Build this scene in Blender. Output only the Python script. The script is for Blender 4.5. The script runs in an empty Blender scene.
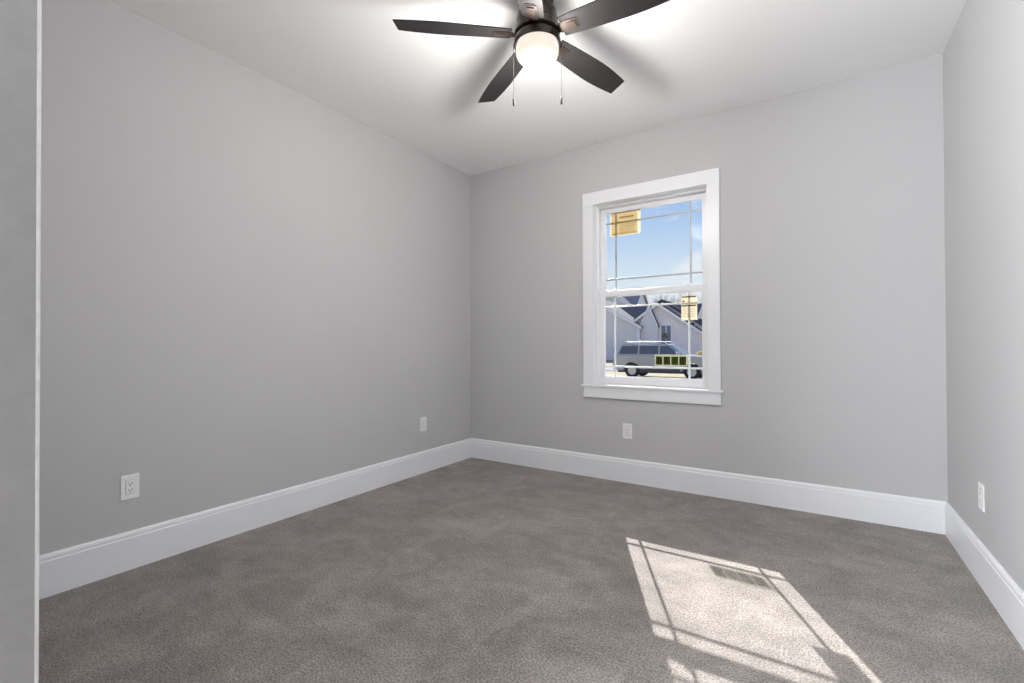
import bpy, bmesh, math, random
from mathutils import Vector, Matrix
R = math.radians
C = bpy.context.scene.collection
random.seed(7)

# ------------------------------------------------------------------ camera
F_PX, YAW, PITCH, ROLL, CAM_Z = 464.2, 0.5784, 0.0081, -0.004, 1.084
cam_d = bpy.data.cameras.new('camera')
cam = bpy.data.objects.new('camera', cam_d); C.objects.link(cam)
cam_d.sensor_fit = 'HORIZONTAL'; cam_d.sensor_width = 36.0
cam_d.lens = 36.0 * F_PX / 1024.0
cam_d.clip_start = 0.02; cam_d.clip_end = 400
fw = Vector((-math.sin(YAW) * math.cos(PITCH), math.cos(YAW) * math.cos(PITCH), math.sin(PITCH)))
rt = Vector((math.cos(YAW), math.sin(YAW), 0)); up = rt.cross(fw)
rt2 = rt * math.cos(ROLL) + up * math.sin(ROLL); up2 = -rt * math.sin(ROLL) + up * math.cos(ROLL)
cam.matrix_world = Matrix(((rt2.x, up2.x, -fw.x, 0), (rt2.y, up2.y, -fw.y, 0), (rt2.z, up2.z, -fw.z, CAM_Z), (0, 0, 0, 1)))
bpy.context.scene.camera = cam

# ------------------------------------------------------------------ colour management
vs = bpy.context.scene.view_settings
vs.view_transform = 'Standard'; vs.look = 'None'; vs.gamma = 1.0; vs.use_curve_mapping = False
vs.exposure = 0.44

# ------------------------------------------------------------------ sky
world = bpy.data.worlds.new('sky'); bpy.context.scene.world = world
world.use_nodes = True
wn = world.node_tree; wn.nodes.clear()
def N(nt, t, **kw):
    n = nt.nodes.new(t)
    for k, v in kw.items(): setattr(n, k, v)
    return n
wo = N(wn, 'ShaderNodeOutputWorld'); bg = N(wn, 'ShaderNodeBackground')
tc = N(wn, 'ShaderNodeTexCoord'); sp = N(wn, 'ShaderNodeSeparateXYZ')
wn.links.new(tc.outputs['Generated'], sp.inputs[0])
rp = N(wn, 'ShaderNodeValToRGB')
wn.links.new(sp.outputs['Z'], rp.inputs[0])
els = rp.color_ramp.elements
els[0].position = 0.0; els[0].color = (0.90, 0.93, 0.96, 1)
els[1].position = 0.60; els[1].color = (0.16, 0.30, 0.72, 1)
for pos, col in ((0.10, (0.86, 0.93, 0.99, 1)), (0.16, (0.70, 0.84, 0.98, 1)), (0.24, (0.50, 0.68, 0.96, 1)), (0.31, (0.36, 0.55, 0.93, 1))):
    e = els.new(pos); e.color = col
mp = N(wn, 'ShaderNodeMapping'); mp.inputs['Scale'].default_value = (5.5, 5.5, 13.0)
mp.inputs['Location'].default_value = (0.35, 0.0, -0.95)
wn.links.new(tc.outputs['Generated'], mp.inputs[0])
nz = N(wn, 'ShaderNodeTexNoise'); nz.inputs['Scale'].default_value = 1.6; nz.inputs['Detail'].default_value = 6
wn.links.new(mp.outputs[0], nz.inputs['Vector'])
cr = N(wn, 'ShaderNodeValToRGB'); cr.color_ramp.elements[0].position = 0.56; cr.color_ramp.elements[1].position = 0.74
wn.links.new(nz.outputs[0], cr.inputs[0])
mx = N(wn, 'ShaderNodeMix', data_type='RGBA'); mx.inputs[7].default_value = (0.97, 0.98, 1.0, 1)
wn.links.new(cr.outputs[0], mx.inputs[0]); wn.links.new(rp.outputs[0], mx.inputs[6])
wn.links.new(mx.outputs[2], bg.inputs['Color']); bg.inputs['Strength'].default_value = 0.69
wn.links.new(bg.outputs[0], wo.inputs[0])

# ------------------------------------------------------------------ sun through the window
SUN_DIR = Vector((0.652, -1.315, -1.0)).normalized()
sd = bpy.data.lights.new('sun', 'SUN'); sun = bpy.data.objects.new('sun', sd); C.objects.link(sun)
sd.energy = 9.6; sd.angle = R(0.35); sd.color = (1.0, 0.965, 0.92)
sun.rotation_euler = SUN_DIR.to_track_quat('-Z', 'Y').to_euler(); sun.location = (-6, 14, 12)
HALL_FILL_W = 3.0      # watts of the added fill lamp on the entry ceiling, unseen
ENTRY_FILL_W = 395.0      # watts of the added fill light outside the made-up entry window
FAN_W = 44.0       # watts of the fan's bulb

# ------------------------------------------------------------------ materials
MATS = {}
def mat(name, col, rough=0.6, metal=0.0, noise=None, bump=None, emit=None, spec=0.5, coat=0.0):
    """noise=(scale, amount, col2)  bump=(scale, strength, distance)"""
    m = bpy.data.materials.new(name); m.use_nodes = True; nt = m.node_tree
    b = nt.nodes['Principled BSDF']
    b.inputs['Base Color'].default_value = (*col, 1); b.inputs['Roughness'].default_value = rough
    b.inputs['Metallic'].default_value = metal; b.inputs['Specular IOR Level'].default_value = spec
    b.inputs['Coat Weight'].default_value = coat
    t = N(nt, 'ShaderNodeTexCoord')
    if noise:
        n = N(nt, 'ShaderNodeTexNoise'); n.inputs['Scale'].default_value = noise[0]; n.inputs['Detail'].default_value = 4
        nt.links.new(t.outputs['Object'], n.inputs['Vector'])
        r_ = N(nt, 'ShaderNodeMapRange'); r_.inputs[1].default_value = 0.3; r_.inputs[2].default_value = 0.7
        r_.inputs[3].default_value = 0; r_.inputs[4].default_value = noise[1]
        x = N(nt, 'ShaderNodeMix', data_type='RGBA'); x.inputs[6].default_value = (*col, 1); x.inputs[7].default_value = (*noise[2], 1)
        nt.links.new(n.outputs[0], r_.inputs[0]); nt.links.new(r_.outputs[0], x.inputs[0]); nt.links.new(x.outputs[2], b.inputs['Base Color'])
    if bump:
        n = N(nt, 'ShaderNodeTexNoise'); n.inputs['Scale'].default_value = bump[0]; n.inputs['Detail'].default_value = 5
        nt.links.new(t.outputs['Object'], n.inputs['Vector'])
        u = N(nt, 'ShaderNodeBump'); u.inputs['Strength'].default_value = bump[1]; u.inputs['Distance'].default_value = bump[2]
        nt.links.new(n.outputs[0], u.inputs['Height']); nt.links.new(u.outputs[0], b.inputs['Normal'])
    if emit:
        b.inputs['Emission Color'].default_value = (*emit[0], 1); b.inputs['Emission Strength'].default_value = emit[1]
    MATS[name] = m
    return m
wall_m = mat('grey_wall_paint', (0.525, 0.525, 0.533), 0.75, bump=(90, 0.10, 0.003), noise=(1.3, 0.5, (0.51, 0.51, 0.518)))
jamb_m = mat('shaded_textured_drywall', (0.29, 0.28, 0.28), 0.8, bump=(70, 0.35, 0.003), noise=(30, 0.7, (0.25, 0.243, 0.243)))  # wall paint darkened: the near wall end's shade is in the colour
ceil_m = mat('white_ceiling_paint', (0.91, 0.915, 0.915), 0.85, bump=(60, 0.08, 0.003))
trim_m = mat('white_trim_paint', (0.82, 0.83, 0.86), 0.32, bump=(14, 0.03, 0.002))
bead_m = mat('corner_bead_highlight', (0.62, 0.615, 0.61), 0.5, noise=(40, 0.8, (0.5, 0.49, 0.48)))  # paler than the wall paint to carry the bead's highlight
vinyl_m = mat('white_window_vinyl', (0.84, 0.85, 0.87), 0.3, noise=(3, 0.4, (0.80, 0.81, 0.83)))
plate_m = mat('white_outlet_plastic', (0.84, 0.84, 0.85), 0.3, noise=(20, 0.2, (0.8, 0.8, 0.8)))
slot_m = mat('outlet_slot_dark', (0.03, 0.03, 0.03), 0.6, noise=(20, 0.2, (0.05, 0.05, 0.05)))
blade_m = mat('dark_fan_blade', (0.017, 0.015, 0.016), 0.5, spec=.22, noise=(9, 0.6, (0.026, 0.024, 0.025)), bump=(70, 0.05, 0.001))
bronze_m = mat('bronze_fan_metal', (0.045, 0.032, 0.026), 0.33, metal=0.6, noise=(6, 0.4, (0.034, 0.025, 0.021)))
chain_m = mat('grey_pull_chain', (0.03, 0.028, 0.026), 0.8, spec=.1, noise=(200, 0.4, (0.02, 0.02, 0.02)))
fob_m = mat('black_chain_fob', (0.006, 0.006, 0.007), 0.7, spec=.15, noise=(50, 0.3, (0.01, 0.01, 0.01)))
globe_m = mat('lit_opal_glass', (0.03, 0.028, 0.025), 0.25, noise=(4, 0.3, (0.03, 0.026, 0.022)), emit=((1.0, 0.90, 0.78), .70))
diff_m = mat('added_lamp_diffuser', (0.9, 0.9, 0.9), 0.3, noise=(4, 0.3, (0.9, 0.9, 0.88)), emit=((1.0, 0.97, 0.92), 3.0))  # glowing panel of the added entry lamp

# carpet: cut pile with soft brushed patches
def carpet():
    m = bpy.data.materials.new('beige_cut_pile_carpet'); m.use_nodes = True; nt = m.node_tree; L = nt.links.new
    b = nt.nodes['Principled BSDF']; b.inputs['Roughness'].default_value = 0.95; b.inputs['Specular IOR Level'].default_value = 0.1
    b.inputs['Sheen Weight'].default_value = 0.25; b.inputs['Sheen Roughness'].default_value = 0.5
    t = N(nt, 'ShaderNodeTexCoord')
    # tufts
    f = N(nt, 'ShaderNodeTexNoise'); f.inputs['Scale'].default_value = 135; f.inputs['Detail'].default_value = 5; f.inputs['Roughness'].default_value = 0.85
    L(t.outputs['Object'], f.inputs['Vector'])
    fr = N(nt, 'ShaderNodeValToRGB'); L(f.outputs[0], fr.inputs[0])
    fr.color_ramp.elements[0].position = 0.40; fr.color_ramp.elements[0].color = (0.090, 0.078, 0.070, 1)
    fr.color_ramp.elements[1].position = 0.62; fr.color_ramp.elements[1].color = (0.43, 0.385, 0.36, 1)
    # brushed patches: pile leaning one way or the other, drawn out by feet and vacuum
    w = N(nt, 'ShaderNodeTexNoise'); w.inputs['Scale'].default_value = 2.6; w.inputs['Detail'].default_value = 6; w.inputs['Roughness'].default_value = 0.68; w.inputs['Distortion'].default_value = 0.5
    mp2 = N(nt, 'ShaderNodeMapping'); mp2.inputs['Rotation'].default_value = (0, 0, R(35)); mp2.inputs['Scale'].default_value = (1.0, 1.5, 1)
    L(t.outputs['Object'], mp2.inputs[0]); L(mp2.outputs[0], w.inputs['Vector'])
    wr = N(nt, 'ShaderNodeMapRange'); wr.inputs[1].default_value = 0.40; wr.inputs[2].default_value = 0.62; wr.inputs[3].default_value = 0.80; wr.inputs[4].default_value = 1.12
    L(w.outputs[0], wr.inputs[0])
    w2 = N(nt, 'ShaderNodeTexNoise'); w2.inputs['Scale'].default_value = 9; w2.inputs['Detail'].default_value = 6; w2.inputs['Roughness'].default_value = 0.75; w2.inputs['Distortion'].default_value = 0.3
    L(t.outputs['Object'], w2.inputs['Vector'])
    wr2 = N(nt, 'ShaderNodeMapRange'); wr2.inputs[1].default_value = 0.35; wr2.inputs[2].default_value = 0.65; wr2.inputs[3].default_value = 0.86; wr2.inputs[4].default_value = 1.12
    L(w2.outputs[0], wr2.inputs[0])
    mu = N(nt, 'ShaderNodeMath', operation='MULTIPLY'); L(wr.outputs[0], mu.inputs[0]); L(wr2.outputs[0], mu.inputs[1])
    mp3 = N(nt, 'ShaderNodeMapping'); mp3.inputs['Rotation'].default_value = (0, 0, R(-12)); mp3.inputs['Scale'].default_value = (9, 1.6, 1)
    L(t.outputs['Object'], mp3.inputs[0]); w3 = N(nt, 'ShaderNodeTexNoise'); w3.inputs['Scale'].default_value = 1.0; w3.inputs['Detail'].default_value = 3; L(mp3.outputs[0], w3.inputs['Vector'])
    wr3 = N(nt, 'ShaderNodeMapRange'); wr3.inputs[1].default_value = 0.62; wr3.inputs[2].default_value = 0.70; wr3.inputs[3].default_value = 1.0; wr3.inputs[4].default_value = 1.15
    L(w3.outputs[0], wr3.inputs[0]); mu2 = N(nt, 'ShaderNodeMath', operation='MULTIPLY'); L(mu.outputs[0], mu2.inputs[0]); L(wr3.outputs[0], mu2.inputs[1]); mu = mu2
    vm = N(nt, 'ShaderNodeVectorMath', operation='SCALE'); L(fr.outputs[0], vm.inputs[0]); L(mu.outputs[0], vm.inputs['Scale'])
    L(vm.outputs[0], b.inputs['Base Color'])
    bu = N(nt, 'ShaderNodeBump'); bu.inputs['Strength'].default_value = 0.55; bu.inputs['Distance'].default_value = 0.006
    L(f.outputs[0], bu.inputs['Height']); L(bu.outputs[0], b.inputs['Normal'])
    return m
carpet_m = carpet()

def thin_glass():
    m = bpy.data.materials.new('clear_window_glass'); m.use_nodes = True; nt = m.node_tree; nt.nodes.clear()
    o = N(nt, 'ShaderNodeOutputMaterial'); t = N(nt, 'ShaderNodeBsdfTransparent'); g = N(nt, 'ShaderNodeBsdfGlossy')
    t.inputs[0].default_value = (0.97, 0.98, 0.98, 1); g.inputs['Roughness'].default_value = 0.02
    x = N(nt, 'ShaderNodeMixShader'); f = N(nt, 'ShaderNodeFresnel'); f.inputs[0].default_value = 1.06
    nt.links.new(f.outputs[0], x.inputs[0]); nt.links.new(t.outputs[0], x.inputs[1]); nt.links.new(g.outputs[0], x.inputs[2])
    nt.links.new(x.outputs[0], o.inputs[0]); return m
glass_m = thin_glass()

def paper(name, col, transl=0.6, noise=None, clear=0.0):
    m = bpy.data.materials.new(name); m.use_nodes = True; nt = m.node_tree; nt.nodes.clear()
    o = N(nt, 'ShaderNodeOutputMaterial'); d = N(nt, 'ShaderNodeBsdfDiffuse'); t = N(nt, 'ShaderNodeBsdfTranslucent'); x = N(nt, 'ShaderNodeMixShader')
    d.inputs[0].default_value = (*col, 1); t.inputs[0].default_value = (*col, 1); x.inputs[0].default_value = transl
    if noise:
        tc_ = N(nt, 'ShaderNodeTexCoord'); n = N(nt, 'ShaderNodeTexNoise'); n.inputs['Scale'].default_value = noise[0]
        nt.links.new(tc_.outputs['Object'], n.inputs['Vector'])
        mi = N(nt, 'ShaderNodeMix', data_type='RGBA'); mi.inputs[6].default_value = (*col, 1); mi.inputs[7].default_value = (*noise[1], 1)
        nt.links.new(n.outputs[0], mi.inputs[0]); nt.links.new(mi.outputs[2], d.inputs[0]); nt.links.new(mi.outputs[2], t.inputs[0])
    nt.links.new(d.outputs[0], x.inputs[1]); nt.links.new(t.outputs[0], x.inputs[2])
    c_ = N(nt, 'ShaderNodeBsdfTransparent'); y_ = N(nt, 'ShaderNodeMixShader'); y_.inputs[0].default_value = clear
    c_.inputs[0].default_value = (*[min(1, v * 1.05) for v in col], 1)
    nt.links.new(x.outputs[0], y_.inputs[1]); nt.links.new(c_.outputs[0], y_.inputs[2]); nt.links.new(y_.outputs[0], o.inputs[0])
    return m

# ------------------------------------------------------------------ mesh helpers
def bx(bm, x0, x1, y0, y1, z0, z1, bev=0.0, M=None):
    r = bmesh.ops.create_cube(bm, size=1.0)
    T = Matrix.Translation(((x0 + x1) / 2, (y0 + y1) / 2, (z0 + z1) / 2)) @ Matrix.Diagonal((abs(x1 - x0), abs(y1 - y0), abs(z1 - z0), 1))
    if M is not None: T = M @ T
    bmesh.ops.transform(bm, matrix=T, verts=r['verts'])
    if bev:
        es = list({e for v in r['verts'] for e in v.link_edges})
        bmesh.ops.bevel(bm, geom=es, offset=bev, segments=2, affect='EDGES', profile=0.5)
def lathe(bm, prof, seg=48, M=None):
    rings = []
    for r_, z in prof:
        if r_ < 1e-5: rings.append([bm.verts.new((0, 0, z))])
        else: rings.append([bm.verts.new((r_ * math.cos(2 * math.pi * k / seg), r_ * math.sin(2 * math.pi * k / seg), z)) for k in range(seg)])
    for a, b in zip(rings, rings[1:]):
        for k in range(seg):
            k2 = (k + 1) % seg
            vs_ = [a[k % len(a)], a[k2 % len(a)], b[k2 % len(b)], b[k % len(b)]]
            u = []
            for v in vs_:
                if v not in u: u.append(v)
            if len(u) > 2: bm.faces.new(u)
    if M is not None: bmesh.ops.transform(bm, matrix=M, verts=[v for r_ in rings for v in r_])
def prism(bm, pts, axis, a0, a1):
    """extrude an outline along an axis: axis 'x' -> pts are (y,z), 'y' -> (x,z), 'z' -> (x,y)"""
    def P(p, a): return {'x': (a, p[0], p[1]), 'y': (p[0], a, p[1]), 'z': (p[0], p[1], a)}[axis]
    A = [bm.verts.new(P(p, a0)) for p in pts]; B = [bm.verts.new(P(p, a1)) for p in pts]
    bm.faces.new(A); bm.faces.new(B[::-1]); n = len(pts)
    for i in range(n): bm.faces.new((A[i], A[(i + 1) % n], B[(i + 1) % n], B[i]))
def tube(bm, pts, rad, seg=10):
    pts = [Vector(p) for p in pts]; rings = []
    for i, p in enumerate(pts):
        d = (pts[min(i + 1, len(pts) - 1)] - pts[max(i - 1, 0)]).normalized()
        a = d.cross(Vector((0, 0, 1)) if abs(d.z) < 0.9 else Vector((1, 0, 0))).normalized(); b = d.cross(a)
        rr = rad[i] if isinstance(rad, (list, tuple)) else rad
        rings.append([bm.verts.new(p + a * rr * math.cos(2 * math.pi * k / seg) + b * rr * math.sin(2 * math.pi * k / seg)) for k in range(seg)])
    for a, b in zip(rings, rings[1:]):
        for k in range(seg): bm.faces.new((a[k], a[(k + 1) % seg], b[(k + 1) % seg], b[k]))
    bm.faces.new(rings[0][::-1]); bm.faces.new(rings[-1])
def obj(name, bm, m, parent=None, smooth=False, kind=None, label=None):
    bmesh.ops.recalc_face_normals(bm, faces=bm.faces[:])
    me = bpy.data.meshes.new(name); bm.to_mesh(me); bm.free()
    for mm in (m if isinstance(m, (list, tuple)) else [m]): me.materials.append(mm)
    if smooth:
        for p in me.polygons: p.use_smooth = True
        me.set_sharp_from_angle(angle=R(38))
    o = bpy.data.objects.new(name, me); C.objects.link(o)
    if parent: o.parent = parent
    if kind: o['kind'] = kind
    if label: o['label'] = label
    return o
def empty(name, loc=(0, 0, 0), parent=None, rz=0):
    o = bpy.data.objects.new(name, None); C.objects.link(o); o.location = loc; o.rotation_euler = (0, 0, rz)
    o.empty_display_size = 0.1
    if parent: o.parent = parent
    return o
def tag(o, label, cat, group=None, kind=None):
    o['label'] = label; o['category'] = cat
    if group: o['group'] = group
    if kind: o['kind'] = kind
    return o
def struct(name, bm, m, label, cat, smooth=False):
    return tag(obj(name, bm, m, smooth=smooth), label, cat, kind='structure')
B = bmesh.new

# ------------------------------------------------------------------ room shell
H = 2.74; XL, XR, YB, YF = -2.812, 0.625, 3.568, 0.206
XH = -3.0; XJ = -1.020; YN = -1.55          # end of the left jamb wall, back of the entry
WX0, WX1, WZ0, WZ1 = -1.530, -0.636, 0.755, 2.245   # rough opening in the back wall
b = B(); bx(b, XH - .12, XR + .12, YN - .12, YB + .16, -.12, 0)
struct('floor', b, carpet_m, 'beige grey cut pile carpet with brushed footprints', 'carpet')
b = B(); bx(b, XH - .12, XR + .12, YN - .12, YB + .16, H, H + .12)
struct('ceiling', b, ceil_m, 'flat white painted ceiling', 'ceiling')
b = B(); bx(b, XL - .12, XL, YF, YB + .16, 0, H)
struct('wall_left', b, wall_m, 'plain grey painted wall left of the corner', 'wall')
b = B(); bx(b, XR, XR + .12, YN - .12, YB + .16, 0, H)
struct('wall_right', b, wall_m, 'grey painted wall at the right edge, brightly lit', 'wall')
b = B()
bx(b, XL, WX0, YB, YB + .16, 0, H); bx(b, WX1, XR, YB, YB + .16, 0, H)
bx(b, WX0, WX1, YB, YB + .16, 0, WZ0); bx(b, WX0, WX1, YB, YB + .16, WZ1, H)
struct('wall_back', b, wall_m, 'grey painted wall holding the window', 'wall')
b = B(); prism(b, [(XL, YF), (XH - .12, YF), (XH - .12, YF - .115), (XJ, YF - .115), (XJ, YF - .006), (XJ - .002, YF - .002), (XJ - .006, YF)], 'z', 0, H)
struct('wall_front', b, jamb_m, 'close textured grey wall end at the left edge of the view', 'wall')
EX0, EX1, EZ0, EZ1 = -2.75, -1.28, .35, 2.45  # opening for the added entry window
b = B(); bx(b, XH, EX0, YN - .12, YN, 0, H); bx(b, EX1, XR, YN - .12, YN, 0, H); bx(b, EX0, EX1, YN - .12, YN, 0, EZ0); bx(b, EX0, EX1, YN - .12, YN, EZ1, H)
struct('wall_entry', b, wall_m, 'grey wall at the back of the entry with an added window opening for fill light', 'wall')
b = B(); bx(b, XH - .12, XH, YN - .12, YF - .115, 0, H); struct('wall_entry_left', b, wall_m, 'grey wall at the left end of the entry', 'wall')
# rounded corner bead; the light it catches is put into paler paint
b = B(); tube(b, [(XJ - .0035, YF - .0035, 0.0), (XJ - .0035, YF - .0035, H)], 0.0038, 12)
struct('trim_1', b, bead_m, 'rounded corner bead along the near wall end, its highlight painted pale', 'corner bead', smooth=True)

# baseboards: flat board with an eased top, inner step and quarter-round shadow line
HB = 0.184
BP = [(0, 0), (0.016, 0), (0.016, HB - 0.030), (0.0135, HB - 0.026), (0.0135, HB - 0.014), (0.011, HB - 0.006), (0.006, HB), (0, HB)]
def baseboard(name, a, bb, label):
    a = Vector((*a, 0)); bb = Vector((*bb, 0)); d = (bb - a).normalized(); n = Vector((-d.y, d.x, 0))   # n points into the room
    bm = B(); A = []; E_ = []
    for o_, z in BP:
        A.append(bm.verts.new(a + n * o_ + Vector((0, 0, z)))); E_.append(bm.verts.new(bb + n * o_ + Vector((0, 0, z))))
    bm.faces.new(A); bm.faces.new(E_[::-1]); k = len(BP)
    for i in range(k): bm.faces.new((A[i], A[(i + 1) % k], E_[(i + 1) % k], E_[i]))
    return struct(name, bm, trim_m, label, 'baseboard')
baseboard('baseboard_left', (XL, YB), (XL, YF), 'tall white baseboard along the left wall')
baseboard('baseboard_back', (XR, YB), (XL, YB), 'tall white baseboard under the window wall')
baseboard('baseboard_right', (XR, YN), (XR, YB), 'tall white baseboard along the right wall')

# ------------------------------------------------------------------ window
win = tag(empty('window_1', ((WX0 + WX1) / 2, YB, WZ0)), 'white double-hung window with prairie grilles and flat casing', 'window', kind='structure')
def wp(name, bm, m, smooth=False, parent=None, label=None):
    par = parent or win
    base = win.location
    bmesh.ops.translate(bm, verts=bm.verts[:], vec=-base)
    return obj(name, bm, m, par, smooth=smooth, label=label)
CY = YB - 0.019
CX0, CX1 = -1.612, -0.560; IX0, IX1 = -1.521, -0.645; CZ1, IZ1 = 2.338, 2.236; SZ = 0.759
for nm, a in (('side_casing', (CX0, IX0)), ('side_casing', (IX1, CX1))):
    b = B(); bx(b, a[0], a[1], CY, YB, SZ, IZ1, .002); wp(nm, b, trim_m)
b = B(); bx(b, CX0, CX1, CY - .001, YB, IZ1, CZ1, .002); wp('head_casing', b, trim_m)
# stool with eased nose and horns, apron beneath
b = B(); prism(b, [(IX0 + .001, YB + .09), (IX1 - .001, YB + .09), (IX1 - .001, YB - .0004), (CX1 + .018, YB - .0004), (CX1 + .018, CY - .011), (CX0 - .018, CY - .011), (CX0 - .018, YB - .0004), (IX0 + .001, YB - .0004)], 'z', SZ - .019, SZ)
bmesh.ops.bevel(b, geom=[e for e in b.edges if max(v.co.y for v in e.verts) < CY - .010 and abs(e.verts[0].co.z - e.verts[1].co.z) < 1e-6], offset=.004, segments=2, affect='EDGES')
wp('stool', b, trim_m)
b = B(); bx(b, CX0, CX1, CY, YB, SZ - .105, SZ - .019, .002); wp('apron', b, trim_m)
# jamb extension boards lining the opening
b = B()
bx(b, WX0, IX0, YB, YB + .16, WZ0, WZ1); bx(b, IX1, WX1, YB, YB + .16, WZ0, WZ1)
bx(b, IX0, IX1, YB, YB + .16, IZ1, WZ1)
wp('jamb_liner', b, trim_m)
# vinyl frame in the opening, with the sash track lips
b = B()
FY0, FY1 = YB + .062, YB + .155
for x0, x1 in ((IX0, IX0 + .014), (IX1 - .014, IX1)): bx(b, x0, x1, FY0, FY1, SZ - .012, IZ1, .001)
bx(b, IX0 + .014, IX1 - .014, FY0, FY1, IZ1 - .014, IZ1, .001)
bx(b, IX0 + .014, IX1 - .014, FY0 + .03, FY1, SZ - .012, SZ + .006, .001)
for x0, x1 in ((IX0 + .014, IX0 + .020), (IX1 - .020, IX1 - .014)): bx(b, x0, x1, FY0, FY0 + .006, SZ, IZ1 - .014)
wp('window_frame', b, vinyl_m)
GX0, GX1 = -1.470, -0.696
ZM = 1.508                               # meeting rails
upmun_m = mat('shaded_grille_bar', (.42, .46, .50), .4, noise=(6, .3, (.38, .42, .46)))  # same bars as the lower sash; their unlit look is put into this grey
def sash(name, yc, z0, z1, gz0, gz1, mx_, mz_, mm_):
    b = B(); h = .013
    x0, x1 = IX0 + .0145, IX1 - .0145
    bx(b, x0, GX0, yc - h, yc + h, z0, z1, .002); bx(b, GX1, x1, yc - h, yc + h, z0, z1, .002)
    bx(b, GX0, GX1, yc - h, yc + h, z0, gz0, .002); bx(b, GX0, GX1, yc - h, yc + h, gz1, z1, .002)
    # glazing bead step
    for a, c, d, e in ((GX0, GX0 + .006, gz0, gz1), (GX1 - .006, GX1, gz0, gz1)): bx(b, a, c, yc - .010, yc + .010, d, e)
    for d, e in ((gz0, gz0 + .006), (gz1 - .006, gz1)): bx(b, GX0 + .006, GX1 - .006, yc - .010, yc + .010, d, e)
    s = wp(name, b, vinyl_m)
    for x in mx_:
        b = B(); bx(b, x - .0075, x + .0075, yc - .002, yc + .002, gz0 + .006, gz1 - .006, .001); wp('muntin', b, mm_, parent=s)
    for z in mz_:
        b = B()
        xs = [GX0 + .006] + [v for x in mx_ for v in (x - .0075, x + .0075)] + [GX1 - .006]
        for i in range(0, len(xs), 2): bx(b, xs[i], xs[i + 1], yc - .002, yc + .002, z - .0075, z + .0075, .001)
        wp('muntin', b, mm_, parent=s)
    for yy in (yc - .0034, yc + .0034):
        b = B(); bmesh.ops.create_grid(b, x_segments=1, y_segments=1, size=.5)
        bmesh.ops.transform(b, matrix=Matrix.Translation(((GX0 + GX1) / 2, yy, (gz0 + gz1) / 2)) @ Matrix.Rotation(R(90), 4, 'X') @ Matrix.Diagonal((GX1 - GX0 - .001, gz1 - gz0 - .001, 1, 1)), verts=b.verts[:])
        wp('glass_pane', b, glass_m, parent=s)
    return s
YL, YU = YB + .098, YB + .134
lower = sash('lower_sash', YL, SZ + .001, 1.532, .820, 1.486, (-1.378, -.795), (.905, 1.398), vinyl_m)
upper = sash('upper_sash', YU, 1.492, IZ1 - .015, 1.536, 2.188, (-1.380, -.788), (1.628, 2.098), upmun_m)
# two cam locks and the keepers on the meeting rail
for x in (-1.37, -0.80):
    b = B(); bx(b, x - .024, x + .024, YL - .012, YL + .012, 1.5315, 1.538, .002); bx(b, x - .006, x + .020, YL - .016, YL + .004, 1.5375, 1.546, .002)
    wp('sash_lock', b, vinyl_m)

# ------------------------------------------------------------------ paper labels left on the panes
def dashes(rows, seed):
    """rows of tiny illegible print built as word-length dashes"""
    rnd = random.Random(seed); out = []
    for x0, x1, z, h in rows:
        x = x0
        while x < x1 - .004:
            w = min(rnd.uniform(.006, .018), x1 - x); out.append((x, x + w, z, z + h)); x += w + .004
    return out
def sheet(name, boxes, y, th, base, mats, parent, prints=()):
    """paper of one or more boxes with its print raised a hair on the room side"""
    b = B()
    for x0, x1, z0, z1 in boxes: bx(b, x0, x1, y, y + th, z0, z1)
    for f in b.faces: f.material_index = 0
    for k, pr in enumerate(prints):
        old = set(b.faces)
        for x0, x1, z0, z1 in pr: bx(b, x0, x1, y - .0005, y + .0001, z0, z1)
        for f in b.faces:
            if f not in old: f.material_index = k + 1
    bmesh.ops.translate(b, verts=b.verts[:], vec=-Vector(base))
    return obj(name, b, mats, parent)
yellow_m = paper('yellow_label_paper', (0.66, 0.58, 0.40), 0.5, (25, (0.60, 0.50, 0.31)), .35)
cream_m = paper('cream_label_paper', (0.78, 0.74, 0.63), 0.5, (25, (0.74, 0.70, 0.58)), .3)
film_m = paper('clear_film_border', (0.80, 0.82, 0.70), 0.5, (25, (0.76, 0.78, 0.66)), .85)
ink_m = paper('brown_label_ink', (0.30, 0.13, 0.05), 0.3, (25, (0.22, 0.10, 0.04)))
olive_m = paper('olive_green_label_print', (0.045, 0.052, 0.010), 0.4, (120, (0.09, 0.10, 0.022)))
darkink_m = paper('dark_label_ink', (0.06, 0.05, 0.03), 0.2, (25, (0.04, 0.04, 0.03)))
# positions are measured on each pane's inner face
yq = YU - .0045
bs = (-1.30, yq, 1.97)
t1 = tag(empty('window_label', bs), 'large yellow printed paper label on the upper left of the upper pane', 'label', 'manufacturer labels stuck to the window panes')
sheet('label_backing', [(-1.430, -1.416, 1.985, 2.185), (-1.198, -1.170, 1.985, 2.185), (-1.416, -1.198, 1.985, 1.990), (-1.416, -1.198, 2.172, 2.185)], yq, .0006, bs, [cream_m], t1)
sheet('label_sheet', [(-1.416, -1.198, 1.990, 2.172)], yq - .0007, .0006, bs, [yellow_m, ink_m], t1,
      [[(-1.420, -1.180, 2.174, 2.180), (-1.416, -1.198, 2.000, 2.004), (-1.408, -1.403, 2.15, 2.165), (-1.186, -1.178, 2.166, 2.178)]
       + dashes([(-1.345, -1.225, 2.128, .014)] + [(-1.345 + .004 * (i % 2), -1.22, 2.075 - i * .013, .0032) for i in range(6)], 3)])
yq = YL - .0045
bs = (-.79, yq, 1.37)
t2 = tag(empty('window_label', bs), 'upright cream paper label on the upper right of the lower pane', 'label', 'manufacturer labels stuck to the window panes')
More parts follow.
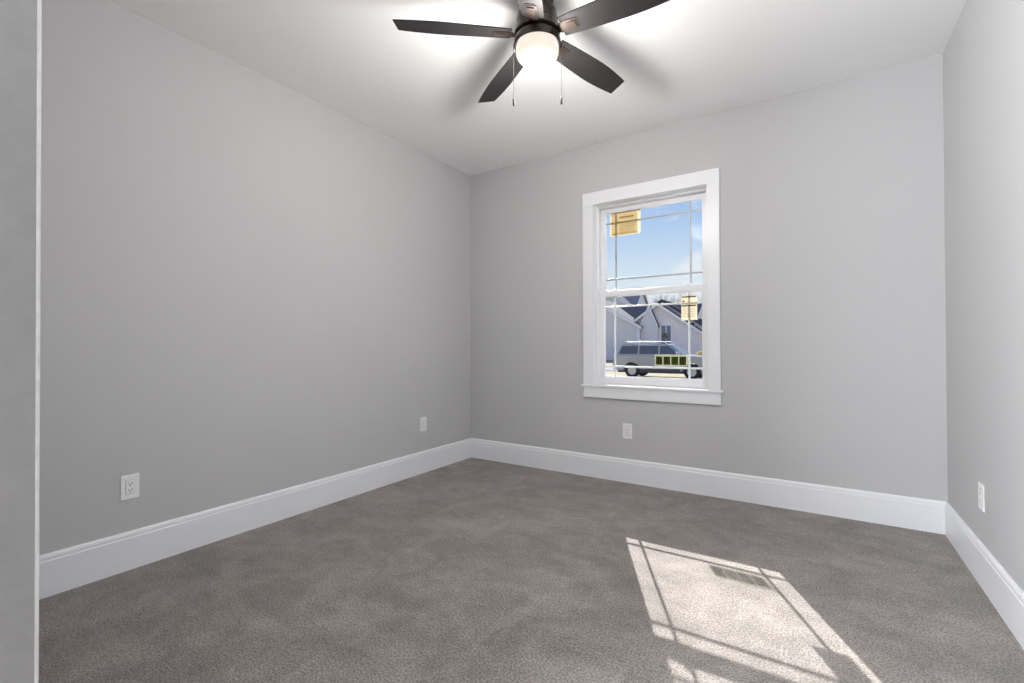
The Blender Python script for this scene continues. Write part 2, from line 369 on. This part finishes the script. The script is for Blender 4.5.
sheet('label_sheet', [(-.850, -.736, 1.268, 1.454)], yq, .0006, bs, [cream_m, darkink_m, ink_m], t2,
      [[(-.846, -.744, 1.440, 1.449), (-.846, -.744, 1.372, 1.382), (-.840, -.828, 1.405, 1.418)], dashes([(-.842, -.75, 1.355 - i * .012, .0026) for i in range(6)], 5)])
bs = (-.925, yq, .955)
t3 = tag(empty('window_label', bs), 'wide label of four dark olive squares near the bottom of the lower pane', 'label', 'manufacturer labels stuck to the window panes')
LX0, LX1, LZ0, LZ1 = -1.055, -.803, .918, 1.008
sheet('label_backing', [(LX0, LX1, LZ0, LZ1)], yq, .0005, bs, [film_m], t3)
n = 4; wd = (LX1 - LX0 - .016) / n
for k in range(n):
    x = LX0 + .010 + k * wd
    sheet('label_square', [(x, x + wd - .009, LZ0 + .010, LZ1 - .016)], yq - .0007, .0006, bs, [olive_m, film_m], t3, [dashes([(x + .006, x + wd - .016, LZ0 + .02 + j * .014, .0016) for j in range(3)], 8 + k)])

# ------------------------------------------------------------------ outlets
def outlet():
    root = empty('wall_outlet')           # faces +Y locally: plate lies on the plane y=0, grows towards +y
    b = B(); bx(b, -.0375, .0375, .0, .0055, -.0595, .0595, .0022); obj('cover_plate', b, plate_m, root)
    b = B(); bx(b, -.0170, .0170, .005, .0078, -.0335, .0335, .0012)
    rc = obj('receptacle', b, plate_m, root)
    b = B()
    for s in (1, -1):
        z = s * .0155
        bx(b, -.0078, -.0052, .0070, .0081, z - .002, z + .0070); bx(b, .0052, .0076, .0070, .0081, z - .001, z + .0062)
        lathe(b, [(0, 0), (.0030, 0), (.0030, .0011), (0, .0011)], 14, Matrix.Translation((0, .0070, z - .0075)) @ Matrix.Rotation(R(-90), 4, 'X'))
    obj('slots', b, slot_m, rc)
    for z in (.0475, -.0475):
        b = B(); lathe(b, [(0, 0), (.0032, 0), (.0028, .0012), (0, .0014)], 14, Matrix.Translation((0, .0052, z)) @ Matrix.Rotation(R(-90), 4, 'X')); obj('screw', b, plate_m, root)
    # dark reveal round the receptacle
    b = B()
    for x0, x1, z0, z1 in ((-.0182, -.0170, -.0347, .0347), (.0170, .0182, -.0347, .0347), (-.0182, .0182, .0335, .0347), (-.0182, .0182, -.0347, -.0335)):
        bx(b, x0, x1, .0050, .0058, z0, z1)
    obj('reveal', b, mat('outlet_reveal', (.28, .28, .28), .7), root)
    return root
def copy_tree(o, parent=None):
    c = o.copy(); C.objects.link(c)
    if parent: c.parent = parent
    for ch in list(o.children): copy_tree(ch, c)
    return c
ol = outlet()
spots = [((XL, .882, .400), -90, 'white duplex outlet low on the left wall, nearest the camera'),
         ((XL, 2.911, .412), -90, 'white duplex outlet on the left wall close to the room corner'),
         ((-1.245, YB, .403), 180, 'white duplex outlet on the back wall below the window'),
         ((XR, 2.912, .393), 90, 'white duplex outlet on the right wall seen nearly edge-on')]
for i, (loc, rz, lab) in enumerate(spots):
    o = ol if i == 0 else copy_tree(ol)
    o.location = loc; o.rotation_euler = (0, 0, R(rz)); tag(o, lab, 'outlet', 'wall outlets')

# ------------------------------------------------------------------ ceiling fan
FC = Vector((-1.088, 1.895, 0)); ZB = 2.543
fan = tag(empty('ceiling_fan', (FC.x, FC.y, H)), 'dark five-blade ceiling fan with a lit opal globe and two pull chains', 'ceiling fan')
def fz(bm): bmesh.ops.translate(bm, verts=bm.verts[:], vec=(0, 0, -H)); return bm
b = B(); lathe(b, [(0, H), (.078, H), (.080, H - .012), (.076, H - .040), (.062, H - .062), (0, H - .062)]); obj('canopy', fz(b), bronze_m, fan, True)
b = B(); lathe(b, [(0, H - .058), (.058, H - .058), (.078, H - .070), (.093, H - .092), (.098, H - .120), (.098, H - .142), (.092, H - .156), (0, H - .156)]); obj('motor_housing', fz(b), bronze_m, fan, True)
b = B(); lathe(b, [(0, 2.586), (.098, 2.586), (.106, 2.578), (.107, 2.552), (.092, 2.544), (0, 2.544)]); obj('blade_hub', fz(b), bronze_m, fan, True)
b = B(); lathe(b, [(0, 2.546), (.080, 2.546), (.098, 2.540), (.108, 2.528), (.1105, 2.512), (.1105, 2.498), (.106, 2.494), (.102, 2.498), (.098, 2.510), (0, 2.510)], 64); obj('light_ring', fz(b), bronze_m, fan, True)
b = B(); gp = [(.096, 2.505), (.098, 2.499), (.101, 2.488)]
gp += [(.101, 2.466)] + [(.048 + .053 * math.cos(R(a)), 2.466 - .045 * math.sin(R(a))) for a in range(10, 91, 10)] + [(.024, 2.4196), (0, 2.419)]
lathe(b, gp, 64)
globe = obj('glass_globe', fz(b), globe_m, fan, True)
# blades
PIT = R(-14)
outl = []
nst = 14
for i in range(nst + 1):
    t = i / nst; r_ = .125 + t * (.655 - .125)
    w_ = .050 + .017 * math.sin(min(1, t * 1.25) * math.pi / 2) - (.016 * max(0, (t - .55) / .45) ** 1.6)
    outl.append((r_, w_))
def blade_mesh():
    b = B(); th = .0028; U = []; D = []
    pts = [(r_ + (.007 if i == nst else 0), w_ * 1.0) for i, (r_, w_) in enumerate(outl)] + [(r_ - (.007 if i == nst else 0), -w_ * 1.0) for i, (r_, w_) in reversed(list(enumerate(outl)))]
    for x, y in pts: U.append(b.verts.new((x, y, th))); D.append(b.verts.new((x, y, -th)))
    b.faces.new(U); b.faces.new(D[::-1]); n = len(pts)
    for i in range(n): b.faces.new((U[i], U[(i + 1) % n], D[(i + 1) % n], D[i]))
    es = [e for e in b.edges if abs(e.verts[0].co.z - e.verts[1].co.z) < 1e-6 and len(e.link_faces) == 2]
    bmesh.ops.bevel(b, geom=es, offset=.0012, segments=1, affect='EDGES')
    bmesh.ops.transform(b, matrix=Matrix.Rotation(PIT, 4, 'X'), verts=b.verts[:])
    return b
def iron_mesh():
    b = B(); RX = Matrix.Rotation(PIT, 4, 'X')
    # tapered arm from hub, then plate under the blade with two raised lips
    bx(b, .085, .150, -.021, .021, -.0075, -.0035, .0012, RX)
    bx(b, .118, .205, -.026, .026, -.0068, -.0029, .0015, RX)
    bx(b, .150, .196, -.016, .016, -.0105, -.0062, .0015, RX)
    return b
def slot_mesh():
    b = B(); bx(b, .2055, .213, -.021, .021, -.0046, -.0027, .0008, Matrix.Rotation(PIT, 4, 'X')); return b
slot_fan_m = mat('blade_slot_black', (.006, .006, .006), .7, noise=(30, .3, (.01, .01, .01)))
bl0 = obj('blade', blade_mesh(), blade_m, fan)
ir0 = obj('blade_bracket', iron_mesh(), bronze_m, bl0); sl0 = obj('blade_slot', slot_mesh(), slot_fan_m, bl0)
for k in range(5):
    if k == 0: o = bl0
    else:
        o = bl0.copy(); C.objects.link(o); o.parent = fan
        for ch in (ir0, sl0):
            c = ch.copy(); C.objects.link(c); c.parent = o
    o.location = (0, 0, ZB - H + .004); o.rotation_euler = (0, 0, R(3.9 + 72 * k))
# pull chains: beads on a cord, fob at the end
for ang, ztop, zf in ((R(33.1 + 180), 2.515, 2.249), (R(33.1), 2.515, 2.255)):
    x, y = .1125 * math.cos(ang), .1125 * math.sin(ang)
    b = B(); tube(b, [(x * .93, y * .93, ztop), (x, y, ztop - .004), (x, y, zf)], .0011, 8)
    z = ztop - .01
    while z > zf + .003:
        bmesh.ops.create_icosphere(b, subdivisions=1, radius=.0019, matrix=Matrix.Translation((x, y, z))); z -= .0062
    ch = obj('pull_chain', fz(b), chain_m, fan, True)
    b = B(); lathe(b, [(0, zf + .002), (.0028, zf), (.0052, zf - .008), (.0058, zf - .024), (.0048, zf - .034), (0, zf - .036)], 16, Matrix.Translation((x, y, 0)))
    obj('chain_fob', fz(b), fob_m, ch, True)
ld = bpy.data.lights.new('fan_bulb', 'POINT'); lb = bpy.data.objects.new('fan_bulb', ld); C.objects.link(lb)
ld.energy = FAN_W; ld.color = (1.0, .95, .91); ld.shadow_soft_size = .10; lb.location = (FC.x, FC.y, 2.372)

# ------------------------------------------------------------------ added ceiling light behind the camera, unseen fill for the room
hl = tag(empty('added_ceiling_light', (-.17, -.72, H)), 'added flush square ceiling light, unseen fill behind the camera', 'ceiling light')
b = B(); bx(b, -.32, .32, -.32, .32, -.045, 0, .006); obj('lamp_housing', b, trim_m, hl)
b = B(); bx(b, -.29, .29, -.29, .29, -.058, -.0455, .005); obj('diffuser', b, diff_m, hl)
ad = bpy.data.lights.new('entry_fill_lamp', 'AREA'); al = bpy.data.objects.new('entry_fill_lamp', ad); C.objects.link(al)
ad.shape = 'SQUARE'; ad.size = .56; ad.energy = HALL_FILL_W; ad.color = (1.0, .975, .95); al.location = (-.17, -.72, H - .062)

# ------------------------------------------------------------------ added entry window and the fill light behind it, both unseen
w2 = tag(empty('added_window', ((EX0 + EX1) / 2, YN, EZ0)), 'added wide white picture window behind the camera, unseen opening for fill light', 'window', kind='structure')
b = B()
for x0, x1, z0, z1 in ((EX0 - .08, EX0, EZ0 - .08, EZ1 + .08), (EX1, EX1 + .08, EZ0 - .08, EZ1 + .08), (EX0, EX1, EZ0 - .08, EZ0), (EX0, EX1, EZ1, EZ1 + .08)):
    bx(b, x0, x1, YN, YN + .018, z0, z1, .002)
bmesh.ops.translate(b, verts=b.verts[:], vec=-w2.location); obj('casing', b, trim_m, w2)
b = B()
for x0, x1, z0, z1 in ((EX0, EX0 + .05, EZ0, EZ1), (EX1 - .05, EX1, EZ0, EZ1), (EX0 + .05, EX1 - .05, EZ0, EZ0 + .05), (EX0 + .05, EX1 - .05, EZ1 - .05, EZ1), ((EX0 + EX1) / 2 - .025, (EX0 + EX1) / 2 + .025, EZ0 + .05, EZ1 - .05)):
    bx(b, x0, x1, YN - .08, YN - .03, z0, z1, .002)
bmesh.ops.translate(b, verts=b.verts[:], vec=-w2.location); obj('window_frame', b, vinyl_m, w2)
b = B(); bx(b, EX0 + .05, EX1 - .05, YN - .058, YN - .054, EZ0 + .05, EZ1 - .05)
bmesh.ops.translate(b, verts=b.verts[:], vec=-w2.location); obj('glass_pane', b, glass_m, w2)
dl = bpy.data.lights.new('entry_fill_light', 'AREA'); do = bpy.data.objects.new('entry_fill_light', dl); C.objects.link(do)  # area light added as room fill, in place of daylight
dl.shape = 'RECTANGLE'; dl.size = 1.55; dl.size_y = 2.2; dl.energy = ENTRY_FILL_W; dl.color = (.95, .97, 1.0)
do.location = ((EX0 + EX1) / 2, YN - .30, 1.35); do.rotation_euler = (R(90), 0, 0)

# ------------------------------------------------------------------ outdoors
GZ = -0.60
def ext(name, col, col2, sc=3, rough=1.0): return mat(name, col, rough, noise=(sc, 1.0, col2), spec=0.0)
straw_m = ext('straw_lawn', (.42, .37, .28), (.33, .285, .21), 1.5)
brick_m = ext('pale_grey_brick', (.84, .80, .77), (.74, .70, .68), 5)
brick2_m = ext('pale_pink_brick', (.93, .84, .81), (.82, .73, .71), 5)
shing_m = ext('dark_blue_shingles', (.06, .063, .085), (.09, .09, .11), 3)
shing2_m = ext('tan_shingles', (.36, .34, .33), (.30, .28, .27), 2)
shing3_m = ext('grey_shingles', (.50, .48, .50), (.42, .40, .43), 2)
wtrim_m = ext('white_exterior_trim', (.90, .90, .92), (.86, .86, .88), 2)
pane_m = mat('dark_house_glass', (.16, .18, .21), .12, noise=(2, .5, (.22, .24, .28)))
bark_m = ext('bare_tree_bark', (.34, .32, .32), (.42, .40, .40), 6)
leaf_m = ext('grey_green_foliage', (.10, .11, .09), (.17, .17, .15), 4)
gold_m = ext('gold_shrub_leaves', (.70, .58, .34), (.80, .70, .50), 5)
conc_m = ext('pale_driveway_concrete', (.36, .355, .35), (.30, .296, .29), 2)
b = B(); bx(b, -75, 30, 5.0, 130, GZ - .3, GZ)
struct('floor_outside', b, straw_m, 'straw coloured lawn outside the window', 'lawn')
b = B(); bx(b, -13.5, -6.6, 28.5, 49.6, GZ, GZ + .03)
struct('floor_driveway', b, conc_m, 'pale concrete driveway between the parked car and the house', 'driveway')

def gable_block(root, x0, x1, y0, y1, ze, zr, axis, wm, rm, over=.35, rake=True):
    """walls + two-sided roof + white rake boards, all relative to root"""
    base = root.location
    def fin(bm): bmesh.ops.translate(bm, verts=bm.verts[:], vec=-base); return bm
    b = B(); xm, ym = (x0 + x1) / 2, (y0 + y1) / 2
    if axis == 'y': prism(b, [(x0, GZ), (x1, GZ), (x1, ze), (xm, zr), (x0, ze)], 'y', y0, y1)
    else: prism(b, [(y0, GZ), (y1, GZ), (y1, ze), (ym, zr), (y0, ze)], 'x', x0, x1)
    obj('wall', fin(b), wm, root)
    lo, hi, mid = (x0, x1, xm) if axis == 'y' else (y0, y1, ym)
    sl = (zr - ze) / (mid - lo); th = .22
    P = [(lo - over, ze - over * sl + .02), (mid, zr + .02), (hi + over, ze - over * sl + .02), (hi + over, ze - over * sl + .02 + th), (mid, zr + .02 + th * 1.15), (lo - over, ze - over * sl + .02 + th)]
    b = B(); a0, a1 = (y0 - over, y1 + over) if axis == 'y' else (x0 - over, x1 + over)
    prism(b, P, axis, a0, a1); obj('roof', fin(b), rm, root)
    if not rake: return
    PP = [(p[0], p[1] - (.10 if i in (0, 1, 2) else .04)) for i, p in enumerate(P)]
    for q in (a0 - .06, a1):
        b = B(); prism(b, PP, axis, q, q + .06); obj('rake_board', fin(b), wtrim_m, root)
def house_window(root, x0, x1, z0, z1, y, mull=1):
    base = root.location
    b = B(); f = .12
    bx(b, x0 - f, x1 + f, y - .08, y, z0 - f, z0); bx(b, x0 - f, x1 + f, y - .08, y, z1, z1 + f)
    bx(b, x0 - f, x0, y - .08, y, z0, z1); bx(b, x1, x1 + f, y - .08, y, z0, z1)
    for k in range(mull): xx = x0 + (x1 - x0) * (k + 1) / (mull + 1); bx(b, xx - .04, xx + .04, y - .07, y, z0, z1)
    bmesh.ops.translate(b, verts=b.verts[:], vec=-base); w = obj('window', b, wtrim_m, root)
    b = B(); bx(b, x0, x1, y - .03, y - .002, z0, z1); bmesh.ops.translate(b, verts=b.verts[:], vec=-base); obj('pane', b, pane_m, w)

h1 = tag(empty('house', (-17, 51, GZ)), 'pale brick house with dark blue roof and several front gables behind the parked car', 'house', 'houses across the lawn')
gable_block(h1, -25.5, -10.9, 50.8, 61, 2.9, 5.7, 'x', brick_m, shing_m)
gable_block(h1, -28.2, -15.9, 49.6, 56, 3.0, 6.5, 'y', brick_m, shing2_m, .3)
gable_block(h1, -15.85, -14.05, 49.9, 53.8, 3.1, 5.2, 'y', brick_m, shing_m, .08)
gable_block(h1, -18.3, -9.9, 50.3, 60, 2.4, 5.35, 'y', brick2_m, shing_m, .35)
gable_block(h1, -18.6, -9.2, 51.2, 60.5, 2.6, 5.75, 'y', brick2_m, shing_m, .3, False)
house_window(h1, -13.75, -12.75, .9, 3.1, 50.3)
b = B(); bx(b, -.13, .13, -.13, .13, 0, 3.4); bmesh.ops.translate(b, verts=b.verts[:], vec=(-15.95 + 17, 49.35 - 51, 0)); obj('porch_post', b, wtrim_m, h1)
h2 = tag(empty('house', (-27, 66, GZ)), 'far house with a broad sunlit tan roof rising over the dark roof', 'house', 'houses across the lawn')
gable_block(h2, -36, -21.5, 62, 74, 4.0, 9.3, 'x', brick_m, shing2_m)
gable_block(h2, -30, -18.2, 63, 72, 3.8, 8.3, 'y', brick_m, shing2_m)
h3 = tag(empty('house', (-13, 73, GZ)), 'far house with a plain grey roof at the right of the view', 'house', 'houses across the lawn')
gable_block(h3, -17.0, -5.0, 70, 80, 3.5, 6.9, 'x', brick2_m, shing3_m)
house_window(h3, -13.2, -11.9, .8, 2.4, 70)

# bare trees behind the roofs
def bare_tree(x, y, h, seed, lab):
    rnd = random.Random(seed); root = tag(empty('bare_tree', (x, y, GZ)), lab, 'tree', 'trees beyond the houses')
    b = B(); br = B()
    tube(b, [(0, 0, 0), (.1, 0, h * .3), (.0, .1, h * .55)], [.22, .17, .11], 7); obj('trunk', b, bark_m, root)
    def grow(p, d, l, r_, dep):
        q = p + d * l; tube(br, [p, (p + q) / 2 + Vector((rnd.uniform(-.05, .05), 0, rnd.uniform(-.03, .05))) * l, q], [r_, r_ * .8, r_ * .6], 5)
        if dep == 0: return
        for _ in range(4):
            nd = (d + Vector((rnd.uniform(-.8, .8), rnd.uniform(-.8, .8), rnd.uniform(-.25, .55)))).normalized()
            grow(p + d * l * rnd.uniform(.55, 1), nd, l * rnd.uniform(.55, .72), r_ * .55, dep - 1)
    for k in range(5):
        a = k * 1.26 + rnd.random()
        grow(Vector((0, .05, h * rnd.uniform(.38, .54))), Vector((math.cos(a) * .6, math.sin(a) * .6, rnd.uniform(.7, 1))).normalized(), h * .22, .09, 3)
    obj('branches', br, bark_m, root)
for i, (x, y, h, lab) in enumerate(((-29.5, 88, 12.0, 'hazy bare tree peeking over the tan roof at the left'),
                                    (-28.4, 103, 14.2, 'bare tree above the roofs near the middle of the lower pane'),
                                    (-21.3, 86, 13.0, 'fullest bare tree standing just left of the cream label'),
                                    (-24.2, 122, 16.0, 'bare tree rising behind the cream label'))):
    bare_tree(x, y, h, i + 11, lab)

def shrub(x, y, z, rx, h, m, lab, seed, name='shrub', n=260, leaf=.07):
    rnd = random.Random(seed); b = B(); root = tag(empty(name, (x, y, z)), lab, 'shrub')
    for _ in range(n):
        a = rnd.uniform(0, 6.283); t = rnd.random(); rr = rx * math.sqrt(rnd.random()) * math.sqrt(max(.05, 1 - (2 * t - .9) ** 2 * .8))
        M = Matrix.Translation((rr * math.cos(a), rr * math.sin(a), .1 * h + t * h * .9)) @ Matrix.Rotation(rnd.uniform(0, 6), 4, 'Z') @ Matrix.Rotation(rnd.uniform(-1, 1), 4, 'X')
        bmesh.ops.create_icosphere(b, subdivisions=1, radius=leaf, matrix=M @ Matrix.Diagonal((1.3, .8, .35, 1)))
    obj('foliage', b, m, root)
    b = B()
    for k in range(4): tube(b, [(0, 0, 0), (rx * .3 * math.cos(k * 1.6), rx * .3 * math.sin(k * 1.6), h * .7)], [.03, .012], 6)
    obj('stem', b, bark_m, root)
shrub(-11.2, 42, GZ, .42, 2.75, leaf_m, 'narrow dark shrub standing in front of the pink brick gable', 3)
shrub(-8.2, 43, GZ, .85, 1.1, gold_m, 'low gold leaved shrub at the far right of the view', 4, n=420, leaf=.09)

# ------------------------------------------------------------------ parked car (front towards +x)
CXc, CYc = -6.45, 24.2
car = tag(empty('parked_car', (CXc, CYc, GZ), rz=R(0)), 'grey sport utility vehicle parked side-on outside the window', 'car')
paint_m = mat('grey_car_paint', (.42, .405, .39), .28, noise=(1, .4, (.39, .375, .36)), coat=.5)
clad_m = mat('dark_lower_cladding', (.10, .10, .10), .6, noise=(4, .5, (.14, .14, .14)))
tyre_m = mat('black_tyre', (.03, .03, .03), .8, noise=(8, .4, (.05, .05, .05)))
rim_m = mat('silver_rim', (.5, .5, .52), .3, metal=.7, noise=(8, .3, (.4, .4, .42)))
cglass_m = mat('tinted_car_glass', (.10, .115, .145), .08, noise=(2, .4, (.13, .145, .18)))
lampc_m = mat('clear_car_lamp', (.75, .76, .78), .15, noise=(5, .3, (.7, .7, .72)))
HW = .95
def arch(cx, r_, z, n=10, rev=False):
    a = [(cx - r_ * math.cos(math.pi * k / n), z + r_ * math.sin(math.pi * k / n)) for k in range(n + 1)]
    return a
AX = (-1.42, 1.50)
low = [(-2.38, .38)] + arch(AX[0], .43, .38) + arch(AX[1], .43, .38) + [(2.36, .38)]
body = low + [(2.44, .62), (2.40, .92), (2.20, 1.06), (1.10, 1.17), (-2.34, 1.17), (-2.42, .90), (-2.44, .60)]
b = B(); prism(b, body, 'y', -HW, HW)
bmesh.ops.bevel(b, geom=[e for e in b.edges if abs(e.verts[0].co.y - e.verts[1].co.y) < 1e-6 and min(e.verts[0].co.z, e.verts[1].co.z) > .85], offset=.06, segments=2, affect='EDGES')
obj('body', b, paint_m, car, True)
# cabin, tapering inwards to the roof
cab_lo = [(1.06, 1.165), (-2.28, 1.165)]; cab_hi = [(.36, 1.72), (-2.02, 1.76)]
b = B(); V = []
for (x, z), hw in ((cab_lo[0], HW - .05), (cab_lo[1], HW - .05), (cab_hi[1], HW - .20), (cab_hi[0], HW - .20)):
    V.append((b.verts.new((x, -hw, z)), b.verts.new((x, hw, z))))
b.faces.new([v[0] for v in V]); b.faces.new([v[1] for v in V][::-1])
for i in range(4): b.faces.new((V[i][0], V[i][1], V[(i + 1) % 4][1], V[(i + 1) % 4][0]))
bmesh.ops.bevel(b, geom=[e for e in b.edges if max(e.verts[0].co.z, e.verts[1].co.z) > 1.6], offset=.07, segments=3, affect='EDGES')
obj('cabin', b, paint_m, car, True)
def side_y(z): return -((HW - .05) + (z - 1.165) / (1.74 - 1.165) * (-.15)) 
for nm, pts in (('side_window', [(.90, 1.21), (-.02, 1.21), (-.02, 1.62), (.38, 1.62)]), ('side_window', [(-.10, 1.21), (-1.05, 1.21), (-1.05, 1.64), (-.10, 1.63)]), ('side_window', [(-1.13, 1.21), (-2.12, 1.21), (-1.98, 1.62), (-1.13, 1.64)])):
    for s in (1, -1):
        b = B(); A = [b.verts.new((x, s * (side_y(z) - .006), z)) for x, z in pts]; D = [b.verts.new((x, s * (side_y(z) + .02), z)) for x, z in pts]
        b.faces.new(A); b.faces.new(D[::-1])
        for i in range(4): b.faces.new((A[i], A[(i + 1) % 4], D[(i + 1) % 4], D[i]))
        obj(nm, b, cglass_m, car)
b = B(); W = [(1.03, .80, 1.20), (1.03, -.80, 1.20), (.44, -.68, 1.67), (.44, .68, 1.67)]
A = [b.verts.new((x + .012, y, z + .012)) for x, y, z in W]; D = [b.verts.new((x - .03, y, z - .03)) for x, y, z in W]
b.faces.new(A); b.faces.new(D[::-1])
for i in range(4): b.faces.new((A[i], A[(i + 1) % 4], D[(i + 1) % 4], D[i]))
obj('windscreen', b, cglass_m, car)
for s in (-1, 1):
    b = B(); bx(b, -.98, .98, min(s * (HW + .012), s * (HW - .02)), max(s * (HW + .012), s * (HW - .02)), .36, .52, .01); obj('sill', b, clad_m, car)
b = B(); bx(b, -2.2, 2.2, -HW + .1, HW - .1, .26, .40); obj('underbody', b, clad_m, car)
for x in AX:
    for s in (1, -1):
        M = Matrix.Translation((x, s * (HW - .13), .37)) @ Matrix.Rotation(R(90), 4, 'X')
        b = B(); lathe(b, [(.22, -.11), (.34, -.11), (.37, -.08), (.37, .08), (.34, .11), (.22, .11), (.22, -.11)], 28, M); wl = obj('wheel', b, tyre_m, car, True)
        b = B(); lathe(b, [(0, -.07), (.22, -.09), (.22, .09), (0, .07)], 20, M); obj('rim', b, rim_m, wl, True)
b = B()
for s in (1, -1):
    tube(b, [(-1.85, s * .60, 1.77), (-1.75, s * .60, 1.84), (.15, s * .60, 1.83), (.28, s * .60, 1.74)], .02, 8)
for x in (-1.4, -.2): bx(b, x - .03, x + .03, -.60, .60, 1.825, 1.85)
obj('roof_rack', b, mat('silver_rack', (.8, .8, .82), .3, metal=.3, noise=(5, .2, (.7, .7, .7))), car)
for s in (1, -1):
    b = B(); bx(b, .80, .96, min(s * .90, s * 1.12), max(s * .90, s * 1.12), 1.18, 1.32, .03); obj('wing_mirror', b, paint_m, car, True)
    b = B(); bx(b, 2.20, 2.425, min(s * .60, s * .93), max(s * .60, s * .93), .80, .94, .02); obj('headlight', b, lampc_m, car)
for x in (-.06, -1.09, 1.02):
    b = B(); bx(b, x - .006, x + .006, -HW - .003, -HW + .01, .54, 1.10); obj('door_seam', b, clad_m, car)
for x in (-.32, -1.35):
    b = B(); bx(b, x - .12, x + .06, -HW - .03, -HW - .001, .95, .985, .008); obj('door_handle', b, paint_m, car)
